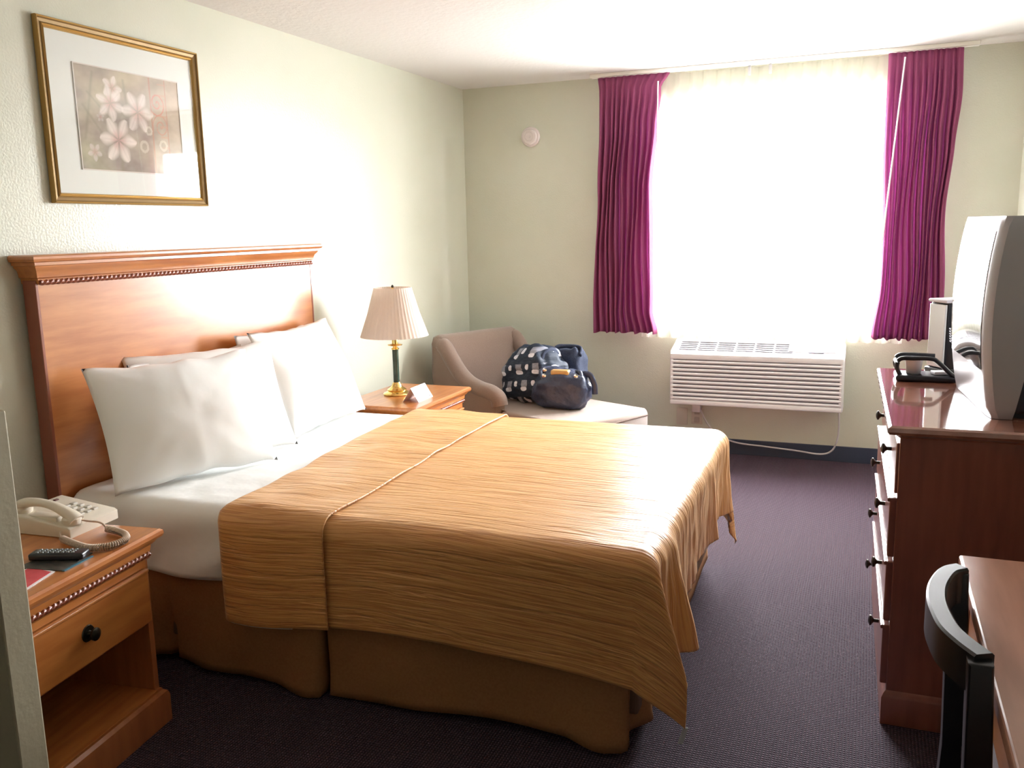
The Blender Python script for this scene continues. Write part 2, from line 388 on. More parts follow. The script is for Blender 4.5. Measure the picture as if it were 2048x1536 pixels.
# alarm
t=thing('smoke_detector','round white alarm high on the wall left of the curtain','smoke detector',(.498,D,2.095))
Mr=Matrix.Rotation(R(90),4,'X')
def lobj(name,prof,m,par,n=40,M=None,**k):
    b=B(); lathe(b,prof,n,**k)
    if M is not None: bmesh.ops.transform(b,matrix=M,verts=b.verts[:])
    return autosmooth(obj(name,b,m,par),40)
whitep=mat('aged_white_plastic',(.74,.68,.68),.45)
lobj('base_plate',[(.066,0),(.066,.012),(.060,.018),(.02,.018)],whitep,t,M=Mr)
lobj('cover',[(.052,.016),(.052,.030),(.046,.037),(.030,.039),(.028,.036),(.010,.036),(.008,.040),(.001,.041)],whitep,t,M=Mr)

# ------------------------------------------------------------------ framed picture
PY0,PY1,PZ0,PZ1=2.30,3.075,1.61,2.235
t=thing('framed_picture','gold-framed lily print in a white mat above the headboard','picture',(0,(PY0+PY1)/2,PZ0))
cy=(PY0+PY1)/2; hw=(PY1-PY0)/2; hh=PZ1-PZ0
def frame_ring(bm, prof):
    rings=[]
    for ins,x in prof:
        rings.append([bm.verts.new(p) for p in [(x,-hw+ins,ins),(x,hw-ins,ins),(x,hw-ins,hh-ins),(x,-hw+ins,hh-ins)]])
    for a,c in zip(rings,rings[1:]):
        for i in range(4): bm.faces.new([a[i],a[(i+1)%4],c[(i+1)%4],c[i]])
b=B(); frame_ring(b,[(0,.003),(0,.020),(.003,.024),(.006,.022)]); frame_ring(b,[(.023,.016),(.026,.019),(.030,.015),(.032,.017),(.036,.010),(.036,.004)]); o=obj('frame',b,gold1,t)
b=B(); frame_ring(b,[(.006,.022),(.010,.017),(.020,.014),(.023,.016)]); o2=obj('frame_channel',b,gold2,o)
b=B(); box(b,.002,.008,-hw+.03,hw-.03,.03,hh-.03); obj('mat_board',b,mat_board,t)
# print, painted through a procedural colour attribute
ay0,ay1,az0,az1=2.445-cy,2.955-cy,1.735-PZ0,2.10-PZ0
def paint(u,v):
    n1=nz(u,v,1,3); n2=nz(u,v,5,9); n3=nz(u,v,9,26)
    c=Vector((.47,.41,.35))+Vector((.10,.07,.05))*n1*1.6+Vector((.07,.07,.06))*n2*1.3+Vector((.03,.03,.03))*n3
    c=c*(1-.22*max(0,.55-v)*1.4)+Vector((.10,.06,.02))*max(0,u-.5)*1.3+Vector((.06,.05,.02))*max(0,v-.6)
    c+=Vector((-.03,.02,-.03))*max(0,n1)*(1-u)*2
    # stems and leaves
    for (x0,y0,x1,y1,wd) in ((.16,.95,.05,.3,.012),(.10,.75,.34,.45,.010),(.40,.10,.38,.35,.01),(.44,.92,.46,.6,.012),(.05,.62,.30,.20,.012),(.36,.0,.37,.12,.016)):
        dx,dy=x1-x0,y1-y0; k=max(0,min(1,((u-x0)*dx+(v-y0)*dy)/(dx*dx+dy*dy))); d=math.hypot(u-x0-k*dx,v-y0-k*dy)
        if d<wd*1.6: c=c.lerp(Vector((.32,.30,.22)),.5*(1-d/(wd*1.6)))
    # scroll band
    if .70<u<.86:
        q=math.hypot((u-.765)/.055,(v-.74)/.085); an=math.atan2(v-.74,u-.765)
        if abs(((q*1.2+an/6.283)%1)-.5)<.12 and q<1.6: c=c.lerp(Vector((.62,.24,.18)),.65)
        q=math.hypot((u-.79)/.05,(v-.50)/.08); an=math.atan2(v-.5,u-.79)
        if abs(((q*1.2-an/6.283)%1)-.5)<.11 and q<1.7: c=c.lerp(Vector((.62,.28,.20)),.5)
    for xl in (.70,.86):
        if abs(u-xl)<.006: c=c.lerp(Vector((.52,.30,.22)),.7)
    if .78<u<.86 and abs(((v*9)%1)-.5)<.09 : c=c.lerp(Vector((.60,.38,.28)),.5)
    def lily(cx,cy2,r,rot,wh,n=6,thr=1.0):
        nonlocal c
        dx,dy=(u-cx)*1.4,(v-cy2); d=math.hypot(dx,dy)
        if d>r: return
        a=math.atan2(dy,dx)-rot; k=(a/(2*math.pi/n))%1-.5
        w=math.sin(min(1,d/r)**.75*math.pi*.97)*1.1+.12
        wob=.12*nz(dx*9,dy*9,cx*7)
        if abs(k+wob)*2 < w*thr:
            e=1-abs(k+wob)*2/w
            pc=Vector((.80,.70,.65)).lerp(Vector((.86,.80,.76)),min(1,d/r*1.3))*wh*(1+.10*n2)
            pc=pc.lerp(Vector((.62,.30,.28)),max(0,1-d/(r*.5))*.75)
            if abs(k)<.05: pc*=.93
            c=c.lerp(pc,min(1,e*1.5)*.8)
        else: c*=.985
    lily(.33,.82,.13,.6,1.0,5); lily(.30,.67,.18,.2,.97); lily(.56,.62,.22,.5,.97); lily(.35,.31,.24,.52,1.0)
    lily(.12,.17,.09,.3,.78,5); lily(.20,.52,.05,1,.7,5)
    for (x,y,r) in ((.60,.27,.065),(.80,.30,.06),(.66,.44,.05)):
        d=math.hypot((u-x)*1.4,v-y)/r
        if d<1: c=c.lerp(Vector((.82,.80,.70)) if d>.55 else Vector((.5,.46,.38)),.4)
    return [max(0,min(1,x))**1.12 for x in c]
nu,nv=190,136
me=bpy.data.meshes.new('art_print')
vs=[(.0095,ay0+(ay1-ay0)*i/nu,az0+(az1-az0)*j/nv) for j in range(nv+1) for i in range(nu+1)]
fs=[(j*(nu+1)+i,j*(nu+1)+i+1,(j+1)*(nu+1)+i+1,(j+1)*(nu+1)+i) for j in range(nv) for i in range(nu)]
me.from_pydata(vs,[],fs); ca=me.color_attributes.new('paint','FLOAT_COLOR','POINT')
flat=[]
for j in range(nv+1):
    for i in range(nu+1): flat += paint(i/nu,j/nv)+[1.0]
ca.data.foreach_set('color',flat)
pm=bpy.data.materials.new('lily_print_ink'); pm.use_nodes=True; a=N(pm.node_tree,'ShaderNodeAttribute'); a.attribute_name='paint'
pm.node_tree.links.new(a.outputs['Color'],principled(pm).inputs['Base Color']); principled(pm).inputs['Roughness'].default_value=.7
link('art_print',me,pm,t)
b=B()
for (y0_,y1_,z0_,z1_) in ((ay0-.004,ay1+.004,az1,az1+.004),(ay0-.004,ay1+.004,az0-.004,az0),(ay0-.004,ay0,az0,az1),(ay1,ay1+.004,az0,az1)): box(b,.008,.0115,y0_,y1_,z0_,z1_)
obj('mat_bevel',b,mat('cream_bevel',(.7,.66,.62),.7),t)
b=B(); vsx=[b.verts.new(p) for p in ((.013,-hw+.034,.034),(.013,hw-.034,.034),(.013,hw-.034,hh-.034),(.013,-hw+.034,hh-.034))]; b.faces.new(vsx); obj('picture_glass',b,picglass_m,t)

# ------------------------------------------------------------------ headboard
t=thing('headboard','tall cherry wood headboard with rope-carved crown on the left wall','headboard',(0,2.92,0))
Y0,Y1=-.772,.795
b=B(); box(b,.02,.072,Y0,Y1,.12,1.36,.002); obj('panel',b,wood,t)
for ya in (Y0-.010,Y1-.002):
    b=B(); box(b,.015,.0735,ya,ya+.012,0,1.35,.002); obj('shaded_side',b,ropem,t)  # thin dark strip: shade on the headboard's side put into its wood colour

b=B(); loft_rect(b,.003,.078,Y0,Y1,[(.003,1.338),(.005,1.356),(.011,1.360),(.012,1.370),(.016,1.383),(.026,1.393),(.028,1.399),(.034,1.401),(.034,1.411),(.042,1.414),(.046,1.422),(.045,1.430),(.038,1.435)]); autosmooth(obj('crown_moulding',b,wood,t),30)
b=B(); twist(b,(.083,Y0,1.343),(.083,Y1,1.343),.0075,.021); o=obj('rope_carving',b,ropem,t,True)

# ------------------------------------------------------------------ bed
BR=R(1.5); BO=Vector((.085,2.165,0)); BL=2.05; BW=1.54
bed=thing('bed','queen bed with white sheets and tan pleated skirt','bed',BO,BR)
TZ=.60
b=B(); box(b,.0,BL,.02,BW-.02,.37,TZ,.05,4); autosmooth(obj('mattress',b,sheet_m,bed),60)
b=B(); box(b,.02,BL-.03,.06,BW-.06,.10,.37,.01); obj('box_spring',b,mat('brown_ticking',(.16,.09,.05),.9),bed)
for x in (.12,BL-.15):
    for y in (.15,BW-.2): b=B(); box(b,x,x+.05,y,y+.05,0,.10); obj('bed_foot',b,black_pl,bed)
# skirt: path in bed plan, outward normals; tube of cloth from z .40 to hem
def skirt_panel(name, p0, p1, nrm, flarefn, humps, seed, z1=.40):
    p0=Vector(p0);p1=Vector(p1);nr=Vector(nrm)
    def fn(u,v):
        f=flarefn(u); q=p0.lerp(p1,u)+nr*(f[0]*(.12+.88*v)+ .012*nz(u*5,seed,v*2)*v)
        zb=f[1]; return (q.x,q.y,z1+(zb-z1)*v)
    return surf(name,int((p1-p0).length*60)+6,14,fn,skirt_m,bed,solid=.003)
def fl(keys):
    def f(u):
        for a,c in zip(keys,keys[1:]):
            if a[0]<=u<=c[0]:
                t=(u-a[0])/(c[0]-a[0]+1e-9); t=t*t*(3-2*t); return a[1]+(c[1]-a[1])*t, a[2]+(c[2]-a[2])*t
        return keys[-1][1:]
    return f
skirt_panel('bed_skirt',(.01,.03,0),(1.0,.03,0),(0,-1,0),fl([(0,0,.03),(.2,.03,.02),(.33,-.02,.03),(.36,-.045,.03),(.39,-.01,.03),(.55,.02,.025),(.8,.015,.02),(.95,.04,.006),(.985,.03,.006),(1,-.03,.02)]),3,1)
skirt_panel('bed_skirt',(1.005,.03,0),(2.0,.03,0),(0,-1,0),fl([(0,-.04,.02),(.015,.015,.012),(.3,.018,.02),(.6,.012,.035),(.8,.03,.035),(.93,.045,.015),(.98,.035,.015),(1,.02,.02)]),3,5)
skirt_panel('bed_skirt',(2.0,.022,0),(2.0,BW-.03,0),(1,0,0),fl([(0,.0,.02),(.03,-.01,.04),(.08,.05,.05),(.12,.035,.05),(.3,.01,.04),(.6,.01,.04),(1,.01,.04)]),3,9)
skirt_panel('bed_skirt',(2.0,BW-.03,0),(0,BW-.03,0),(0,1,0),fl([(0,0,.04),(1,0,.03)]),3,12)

def place(p): return BO+Matrix.Rotation(BR,3,'Z')@Vector(p)
def prof(d,r):
    a=r*math.pi/2
    if d<=0: return 0,0
    if d<a: return r*math.sin(d/r), r*(1-math.cos(d/r))
    return r, r+d-a
def drape(s,t,top,yn,yf,xf,r,flare=0,farflare=None):
    """s along x, t along y, both flat cloth coordinates; edges at yn,yf (near/far) and xf (foot)"""
    ds=max(0,s-(xf-r)); dn=max(0,(yn+r)-t); df=max(0,t-(yf-r))
    bx=min(s,xf-r); by=min(max(t,yn+r),yf-r)
    dy=dn if dn>0 else df; sg=-1 if dn>0 else 1
    if ds>0 and dy>0:
        rho=math.hypot(ds,dy); th=math.atan2(dy,ds); o,d=prof(rho,r)
        k=(flare if sg<0 or farflare is None else farflare)*math.sin(2*th)**2; f=d*k; zz=math.sqrt(max(d*d-f*f,0)); 
        px,py=o*math.cos(th)+f*.98,o*math.sin(th)+f*.2; nx,ny=math.cos(th),sg*math.sin(th); dn_=zz
        P=Vector((bx+px,by+sg*py,top-zz)); nn=Vector((nx,ny,0)); dd=d; par=th/(math.pi/2)
    elif ds>0:
        o,d=prof(ds,r); P=Vector((bx+o,by,top-d)); nn=Vector((1,0,0)); dd=d; par=t*7
    elif dy>0:
        o,d=prof(dy,r); P=Vector((bx,by+sg*o,top-d)); nn=Vector((0,sg,0)); dd=d; par=s*7
    else: P=Vector((s,t,top)); nn=Vector((0,0,0)); dd=0; par=0
    return P,nn,dd
# bed sheet (white, hangs over the near side to the skirt)
def shfn(u,v):
    s=.01+1.25*u; t=-.225+(BW+.43)*v
    P,nn,dd=drape(s,t,TZ+.008,.0,BW,9,.06)
    if s<.12 and dd>0: P.x+=0
    # diagonal pull folds on the hanging side
    P+=nn*(.010*dd/.2*math.sin(14*s+30*dd+1.2*nz(s,dd,0,6))+.006*nz(s,t,2,7))
    if dd==0: P.z+=.004*nz(s,t,1,5)+.0025*nz(s,t,4,13)
    hem=.02*math.sin(s*3.0+.3)*min(1,dd/.2)
    P.z-=hem*(1 if dd>.1 else 0)*0
    return place(P)
o=surf('bed_sheet',100,110,shfn,sheet_m,solid=.003); tag(o,'white sheet covering the mattress, smooth by the pillows','bed sheet')
# bedspread
yN,yF=-.022,BW+.022; xF=BL+.03; rr=.055
def spf(s,t,lift=0,side=0):
    P,nn,dd=drape(s,t,TZ+.017+lift,yN-side,yF+side,xF,rr,flare=.29,farflare=.12)
    hang=min(1,dd/.35)
    if nn.x>.7 and nn.y> -.5:   # foot face: vertical folds
        a=t*1.0
        q=.25+.75*min(1,max(0,(t-.55)/.6))
        P+=nn*(hang*q*(.020*math.sin(a*13+.6)+.010*math.sin(a*29+2.0)+.010*nz(t,dd,0,9))+.006*nz(t*3,dd,4,9)*min(1,dd/.05))
        P+=nn*(hang*.085*math.exp(-((t-.20)/.055)**2)); P.z-=.02*hang*math.exp(-((t-.20)/.055)**2)
    elif nn.y<-.2 and nn.x<.7:
        P+=nn*(hang*(.006*math.sin(s*9+1)+.004*nz(s,dd,0,6)))
    if dd==0: P.z+=.004*nz(s,t,0,4)
    return P
S0=1.02
def near_drop(s):   # flat distance from the top edge to the hem
    k=min(1,max(0,(s-1.45)/.65)); k=k*k*(3-2*k)
    return -.335-.012*math.sin(s*9)*.5-.02*math.sin(min(s,1.45)*2.2)-.058*k
foot_end=xF+.225
def s_end(t):
    k=min(1,max(0,(t+.06)/.20)); k=k*k*(3-2*k)
    return xF+.225+.105*k-.04*math.sin(max(0,min(1,t/BW))*math.pi)
def spfn(u,v):
    t=-.335+(BW+.36+.335)*v; s=S0+(s_end(t)-S0)*u; t0=near_drop(s); t=t0+(BW+.36-t0)*v
    return place(spf(s,t))
def spuv(u,v): 
    s=S0+(foot_end-S0)*u; t0=-.335; return (s, t0+(BW+.36-t0)*v)
spr=thing('bedspread','gold-brown ribbed bedspread pulled over the foot of the bed','bedspread',place((1.5,.77,0)))
def sub(o,root): o.parent=root; o.matrix_parent_inverse=Matrix.Translation(-root.location); return o
sub(surf('cover_cloth',190,260,spfn,[spread_m,lining_m],solid=.006,uv=spuv,offset=1),spr)
def cuffx(u,t):
    k=(t+.38)/(BW+.7); a=.685-.12*max(0,min(1,k)); a+=.012*math.sin(t*4+.4); bx=1.065-.01*k+.006*math.sin(t*5); return a+(bx-a)*u
def cufn(u,v):
    t0=-.385-.012*math.sin(u*3.2+.8); t=t0+(BW+.36-t0)*v; s=cuffx(u,t)
    P=spf(s,t,.010,.018)
    e=.018*(1-min(1,u/.06))**2*.6
    if P.z>TZ+.02: P.z-=e; P.z+=.006*nz(s,t,7,7)+.006*math.exp(-((u-.5)/.3)**2)
    else: P.y+=e*(1 if t<.5 else -1)
    return place(P)
sub(surf('folded_band',50,240,cufn,[spread_m,lining_m],solid=.006,uv=lambda u,v:(u*.38+.7,(-.385+(BW+.74)*v)+.013),offset=1),spr)
# white lining showing along the hem of the folded band
pl=[]
for i in range(14):
    u=.03+.62*i/13; P=cufn(u,0.0); pl.append((P.x,P.y+.004,P.z-.003))
b=B(); tube(b,pl,.004,6); sub(obj('lining_edge',b,lining_m,None),spr)
tip=Vector(place(spf(foot_end,near_drop(foot_end))))
b=B(); Mx=Matrix.Translation(tip+Vector((-.005,0,-.020)))@Matrix.Rotation(R(15),4,'Y')@Matrix.Rotation(R(40),4,'Z'); box(b,-.008,.008,-.0008,.0008,-.03,.022,M=Mx); sub(obj('care_tag',b,mat('tag_white',(.6,.65,.6),.6),None),spr)

# ------------------------------------------------------------------ pillows
def pillow(label, cx,cy,yaw,lean,a=.33,h=.235,T=.085,seed=1,zb=.615,group='white pillows'):
    """cx,cy: middle of the bottom edge; yaw turns it, lean tips the top back"""
    bm=B(); n1,n2=44,32
    def P(u,v,sd):
        e=max(0,(1-abs(u)**2.6)*(1-abs(v)**2.6)); th=T*e**.55
        x=a*u*(1-.055*(1-v*v)); z=h*v*(1-.075*(1-u*u))
        c=(1-.5*abs(u*v))
        th*=c
        th+= e*(.004*nz(u*1.6,v*1.6,seed,1.1)+.0015*nz(u*5,v*4,seed+3))
        # pull creases from the corners
        r=math.hypot(1-abs(u),1-abs(v)); th+=.004*math.sin(math.atan2(1-abs(v),1-abs(u))*13+seed)*math.exp(-r*2.2)*e**.4
        z+= .012*nz(u*3,seed,0)*(abs(v)**3)
        return (x, sd*th, z+h)
    gt=[[bm.verts.new(P(-1+2*i/n1,-1+2*j/n2,-1)) for j in range(n2+1)] for i in range(n1+1)]
    gb=[[gt[i][j] if i in(0,n1) or j in(0,n2) else bm.verts.new(P(-1+2*i/n1,-1+2*j/n2,1)) for j in range(n2+1)] for i in range(n1+1)]
    for g in (gt,gb):
        for i in range(n1):
            for j in range(n2): bm.faces.new([g[i][j],g[i+1][j],g[i+1][j+1],g[i][j+1]])
    # local: x along pillow, -y is the face to the foot of the bed, z up. yaw so that local x -> world +y
    o=obj('pillow',bm,pillow_m,None,True); o['label']=label; o['category']='pillow'; o['group']=group
    o.matrix_world=Matrix.Translation((cx,cy,zb))@Matrix.Rotation(R(90)-yaw,4,'Z')@Matrix.Rotation(-lean,4,'X')
    return o
pillow('large white pillow nearest the near nightstand, in front', .425,2.455,R(22),R(24),seed=1,T=.083,a=.315,h=.232)
pillow('white pillow half hidden directly behind the large front pillow', .345,2.70,R(22),R(22),seed=4,T=.06,a=.315,h=.232)
pillow('bright white pillow at the lamp end, standing upright', .385,3.375,R(-3),R(24),seed=9,T=.095,a=.325,h=.25)
pillow('white pillow on the headboard with only its top edge showing over the front pillow', .20,2.75,R(2),R(9),seed=13,T=.045,a=.31,h=.205)
pillow('white pillow against the headboard behind the lamp-end pillow', .185,3.37,R(2),R(8),seed=17,T=.045,a=.31,h=.222)

# ------------------------------------------------------------------ nightstands
def nightstand(name,label):
    """local: back at x=0, front toward +x, width along y 0..W, height H"""
    t=thing(name,label,'nightstand',(0,0,0),0,'cherry wood nightstands'); W=.58; Dp=.44; H=.62
    for ya in (0,W-.022): b=B(); box(b,.0,Dp-.02,ya,ya+.022,0.05,.565,.001); obj('side_panel',b,woodz,t)
    b=B(); box(b,.0,.012,.022,W-.022,.05,.565); obj('back_panel',b,woodd,t)
    b=B(); loft_rect(b,0,Dp-.012,-.0,W,[(.0,.548),(.004,.560),(.006,.575),(.014,.582),(.020,.592),(.030,.596),(.034,.604),(.033,.614),(.026,.620)]); autosmooth(obj('top',b,wood,t),30)
    b=B(); box(b,Dp-.03,Dp-.010,0,W,.535,.56,.001); twist(b,(Dp-.007,.004,.550),(Dp-.007,W-.004,.550),.0062,.018); obj('rope_trim',b,ropem,t,True)
    b=B(); box(b,.02,Dp-.01,.022,W-.022,.515,.54); obj('rail',b,wood,t)
    b=B(); box(b,Dp-.30,Dp-.001,.026,W-.026,.345,.512,.003); d=obj('drawer',b,wood,t)
    b=B(); box(b,Dp-.004,Dp+.004,.026,W-.026,.502,.512,.003); obj('drawer_bead',b,wood,d)
    for yy in ((.5*W,) ):
        lobj('knob',[(.009,0),(.007,.012),(.012,.018),(.018,.022),(.018,.027),(.010,.031),(.001,.032)],knob_m,d,24,M=Matrix.Translation((Dp-.001,yy,.43))@Matrix.Rotation(R(90),4,'Y'))
        lobj('knob_plate',[(.024,0),(.022,.003),(.001,.003)],knob_m,d,24,M=Matrix.Translation((Dp-.001,yy,.43))@Matrix.Rotation(R(90),4,'Y'))
    b=B(); box(b,.012,Dp-.03,.022,W-.022,.325,.342); obj('divider',b,woodd,t)
    b=B(); box(b,.012,Dp-.01,.022,W-.022,.095,.115,.001); obj('shelf',b,wood,t)
    b=B(); loft_rect(b,0,Dp-.012,0,W,[(.016,0),(.016,.085),(.012,.098),(.002,.106),(.0,.112)]); autosmooth(obj('plinth',b,woodz,t),30)
    return t
NW=R(7.8)
ns=nightstand('nightstand','cherry nightstand with phone on top, beside the near side of the bed')
# front right corner of the top sits at (.715,1.955)
c_=Matrix.Rotation(NW,3,'Z')@Vector((.462,.614,0)); ns.location=(.715-c_.x,1.955-c_.y,0); ns.rotation_euler=(0,0,NW)
dup(ns,(.155,3.795,0),0,'cherry nightstand with the lamp on top, between bed and chaise')

NZ=.62
# telephone
ph=thing('telephone','ivory desk telephone with coiled cord on the near nightstand','telephone',(.405,1.875,NZ),NW+R(-3))
prism_p=[(-.115,0),(-.115,.055),(-.10,.060),(.10,.034),(.112,.028),(.112,.0)]
b=B(); prism(b,prism_p,1,-.10,.10,.005); autosmooth(obj('base',b,phone_m,ph),40)
b=B()
for i in range(4):
    for j in range(3):
        x=.062-i*.026; y=.0+j*.028; z=.034+(.10-x)*.13
        box(b,x-.008,x+.008,y-.009,y+.009,z-.002,z+.005,.002)
obj('keypad',b,phone_k,ph)
b=B(); box(b,-.085,-.075,.045,.060,.055,.061,.001); obj('message_lamp',b,mat('lamp_red_brown',(.10,.02,.015),.3),ph)
b=B(); box(b,-.10,.06,-.088,-.034,.052,.058,.002) if False else box(b,-.062,.052,-.084,-.038,.036,.055,.006); autosmooth(obj('cradle',b,phone_m,ph),40)
hp=spline([(-.112,-.062,.062),(-.085,-.062,.082),(-.03,-.062,.090),(.03,-.062,.082),(.085,-.062,.060),(.107,-.062,.044)],6)
nn_=len(hp); b=B(); tube(b,hp,[.021+.005*math.cos(2*math.pi*i/(nn_-1)) for i in range(nn_)],14,.72); autosmooth(obj('handset',b,phone_m,ph),60)
for cx_,cz_ in ((-.092,.050),(.088,.034)): b=B(); lathe(b,[(.026,0),(.028,.016),(.020,.024)],20,(cx_,-.062,cz_)); autosmooth(obj('handset_cup',b,phone_m,ph),50)
# coiled cord (world coordinates on the table top)
path=spline([(.53,1.755,NZ+.012),(.60,1.735,NZ+.012),(.665,1.725,NZ+.012),(.71,1.755,NZ+.012),(.715,1.805,NZ+.012),(.68,1.842,NZ+.012),(.625,1.86,NZ+.012),(.585,1.865,NZ+.012)],14)
inv=(Matrix.Translation(ph.location)@Matrix.Rotation(ph.rotation_euler.z,4,'Z')).inverted()
L=[0]
for a,c in zip(path,path[1:]): L.append(L[-1]+(c-a).length)
co=[]; tot=L[-1]; turns=int(tot/.0062); k=0
for i in range(turns*9+1):
    d=tot*i/(turns*9)
    while k<len(L)-2 and L[k+1]<d: k+=1
    f=(d-L[k])/(L[k+1]-L[k]+1e-9); p=path[k].lerp(path[k+1],f); tg=(path[k+1]-path[k]).normalized(); s_=tg.cross(Vector((0,0,1))).normalized()
    th=2*math.pi*i/9; co.append(inv@(p+s_*(.0085*math.cos(th))+Vector((0,0,1))*(.0085*math.sin(th))))
b=B(); tube(b,co,.0028,5); tube(b,[inv@Vector(q) for q in spline([(.585,1.865,NZ+.014),(.565,1.862,NZ+.03),(.53,1.85,NZ+.035),(.515,1.83,NZ+.045)],5)],.003,6)
tube(b,[inv@Vector(q) for q in spline([(.53,1.755,NZ+.012),(.515,1.762,NZ+.016),(.50,1.775,NZ+.022)],5)],.003,6)
obj('coiled_cord',b,mat('beige_cord',(.55,.42,.32),.5),ph,True)
def flatcard(name,label,cat,pts,z0,z1,m,parent=None):
    b=B(); prism(b,pts,2,z0,z1); o=obj(name,b,m,parent); return tag(o,label,cat) if parent is None else o
t=thing('brochure','dark printed brochure lying under the remote control','brochure',(.64,1.64,NZ))
flatcard('page','','',[(-.075,.07),(.045,.078),(.075,-.05),(-.06,-.075)],.0005,.003,broch_m,t)
flatcard('cover_strip','','',[(.060,.06),(.068,.06),(.083,-.048),(.075,-.05)],.0005,.0032,tealm,t)
t=thing('leaflet','red card with white border at the front of the near nightstand','leaflet',(.66,1.52,NZ))
flatcard('card','','',[(-.055,.07),(.04,.062),(.075,-.055),(-.035,-.07)],.0003,.0015,card_m,t)
flatcard('red_face','','',[(-.049,.063),(.033,.055),(.065,-.048),(-.030,-.062)],.0015,.002,redcard,t)
t=thing('remote_control','black remote control with grey buttons on the brochure','remote control',(.632,1.655,NZ+.0035),R(22))
b=B(); box(b,-.075,.075,-.023,.023,0,.02,.006,3); autosmooth(obj('body',b,black_pl,t),50)
b=B()
for i in range(8):
    for j in range(3): box(b,-.058+i*.014,-.050+i*.014,-.014+j*.011,-.008+j*.011,.019,.0225,.001)
obj('button',b,rubber_k,t); t.children[-1].name='button_pad'

# lamp
LX,LY=.325,4.085
t=thing('table_lamp','brass table lamp with cream pleated shade on the far nightstand','lamp',(LX,LY,NZ))
lobj('base',[(.072,0),(.074,.006),(.070,.012),(.058,.016),(.050,.022),(.052,.028),(.044,.034),(.032,.042),(.026,.052),(.024,.060),(.017,.066)],brass,t,40,rfun=None)
lobj('column',[(.0165,.062),(.0165,.245)],green_m,t,24)
lobj('collar',[(.018,.058),(.021,.062),(.018,.068)],brass,t,24)
lobj('socket',[(.0165,.243),(.021,.246),(.021,.252),(.012,.256),(.012,.262),(.038,.268),(.040,.272),(.016,.276),(.016,.32),(.010,.33),(.008,.57)],brass,t,32)
b=B(); n=96; 
def ring(r,z): return [b.verts.new(((r*(1+.012*(k%2)))*math.cos(2*math.pi*k/n),(r*(1+.012*(k%2)))*math.sin(2*math.pi*k/n),z)) for k in range(n)]
rs=[ring(.180,.318),ring(.178,.322),ring(.137,.44),ring(.100,.571),ring(.099,.575)]
for a,c in zip(rs,rs[1:]):
    for k in range(n): b.faces.new([a[k],a[(k+1)%n],c[(k+1)%n],c[k]])
o=obj('lamp_shade',b,shade_m,t); md=o.modifiers.new('Solidify','SOLIDIFY'); md.thickness=.002
b=B()
for a0 in (0,120,240): tube(b,[(0,0,.566),(.098*math.cos(R(a0)),.098*math.sin(R(a0)),.568)],.0015,5)
tube(b,[(0,0,.56),(0,0,.575)],.006,8); obj('shade_spider',b,brass,t)
lobj('finial',[(.004,.572),(.008,.578),(.006,.585),(.001,.590)],knob_m,t,16)
lobj('bulb',[(.010,.32),(.016,.34),(.028,.38),(.030,.41),(.020,.435),(.001,.442)],mat('frosted_bulb',(.85,.85,.82),.3),t,24)
# tent card
t=thing('tent_card','folded white tent card standing beside the lamp base','card',(.50,3.995,NZ),R(2))
b=B()
for sx in (-1,1):
    vs=[b.verts.new(p) for p in ((0,-.085,.072),(0,.085,.072),(sx*.045,.085,0),(sx*.045,-.085,0))]; b.faces.new(vs)
o=obj('card_fold',b,mat('tent_card_white',(.85,.82,.86),.3),t); md=o.modifiers.new('Solidify','SOLIDIFY'); md.thickness=.0012
b=B(); Mx=Matrix.Translation((.0385,.060,.0125))@Matrix.Rotation(math.atan2(.072,.045),4,'Y'); box(b,-.005,.005,-.004,.004,-.0006,.0006,M=Mx); obj('printed_mark',b,tvdark,t)

# ------------------------------------------------------------------ chaise
ch=thing('chaise_longue','taupe upholstered chaise with rolled arms angled in the corner','chaise',(.10,4.91,0),R(-25))
CL,CW=1.23,.70
def puff(bm,x0,x1,y0,y1,z0,z1,r,crown=0,n=14):
    """soft cushion box with rounded edges and crown"""
    box(bm,x0,x1,y0,y1,z0,z1,r,5)
b=B(); box(b,.05,CL-.02,.03,CW-.03,.10,.30,.02,3); autosmooth(obj('base',b,taupe,ch),60)
b=B(); prism(b,[(.10,.09),(.63,.09),(.63,.02),(CL-.03,.02),(CL,.05),(CL,CW-.05),(CL-.03,CW-.02),(.63,CW-.02),(.63,CW-.09),(.10,CW-.09)],2,.28,.43,.03)
autosmooth(obj('seat_cushion',b,taupe,ch),60)
b=B()
pp=[]
for i in range(17): pp.append((.56+(CL-.60)*i/16,.035,.425))
tube(b,[(.60,.012,.392),(CL-.045,.012,.392)],.005,6); tube(b,[(CL-.001,.05,.392),(CL-.001,CW-.05,.392)],.005,6); obj('piping',b,mat('dark_piping',(.16,.11,.09),.9),ch)
# back: rounded slab leaning slightly
def backf(u,v):
    return None
b=B(); poly=[(.02,.12),(.00,.60),(-.015,.78),(.005,.825),(.05,.84),(.095,.82),(.125,.76),(.165,.42),(.17,.12)]
prism(b,[(p[0],p[1]) for p in poly],1,.015,CW-.015,.03,M=None); autosmooth(obj('backrest',b,taupe,ch),50)
def arm(y):
    b=B()
    top=spline([(.03,.0,.79),(.10,.0,.765),(.17,.0,.69),(.25,.0,.61),(.34,.0,.56),(.44,.0,.535),(.53,.0,.525),(.59,.0,.50),(.605,.0,.455)],5)
    tube(b,[(p.x,y,p.z) for p in top],[.045 if i<4 else .05 for i in range(len(top))],16)
    poly=[(p.x,p.z) for p in top]+[(.60,.10),(.03,.10)]
    prism(b,poly,1,y-.038,y+.038)
    lathe_c=[(.047,-.048),(.047,.048)]
    o=autosmooth(obj('arm',b,taupe,ch),50); return o
arm(.045); arm(CW-.045)
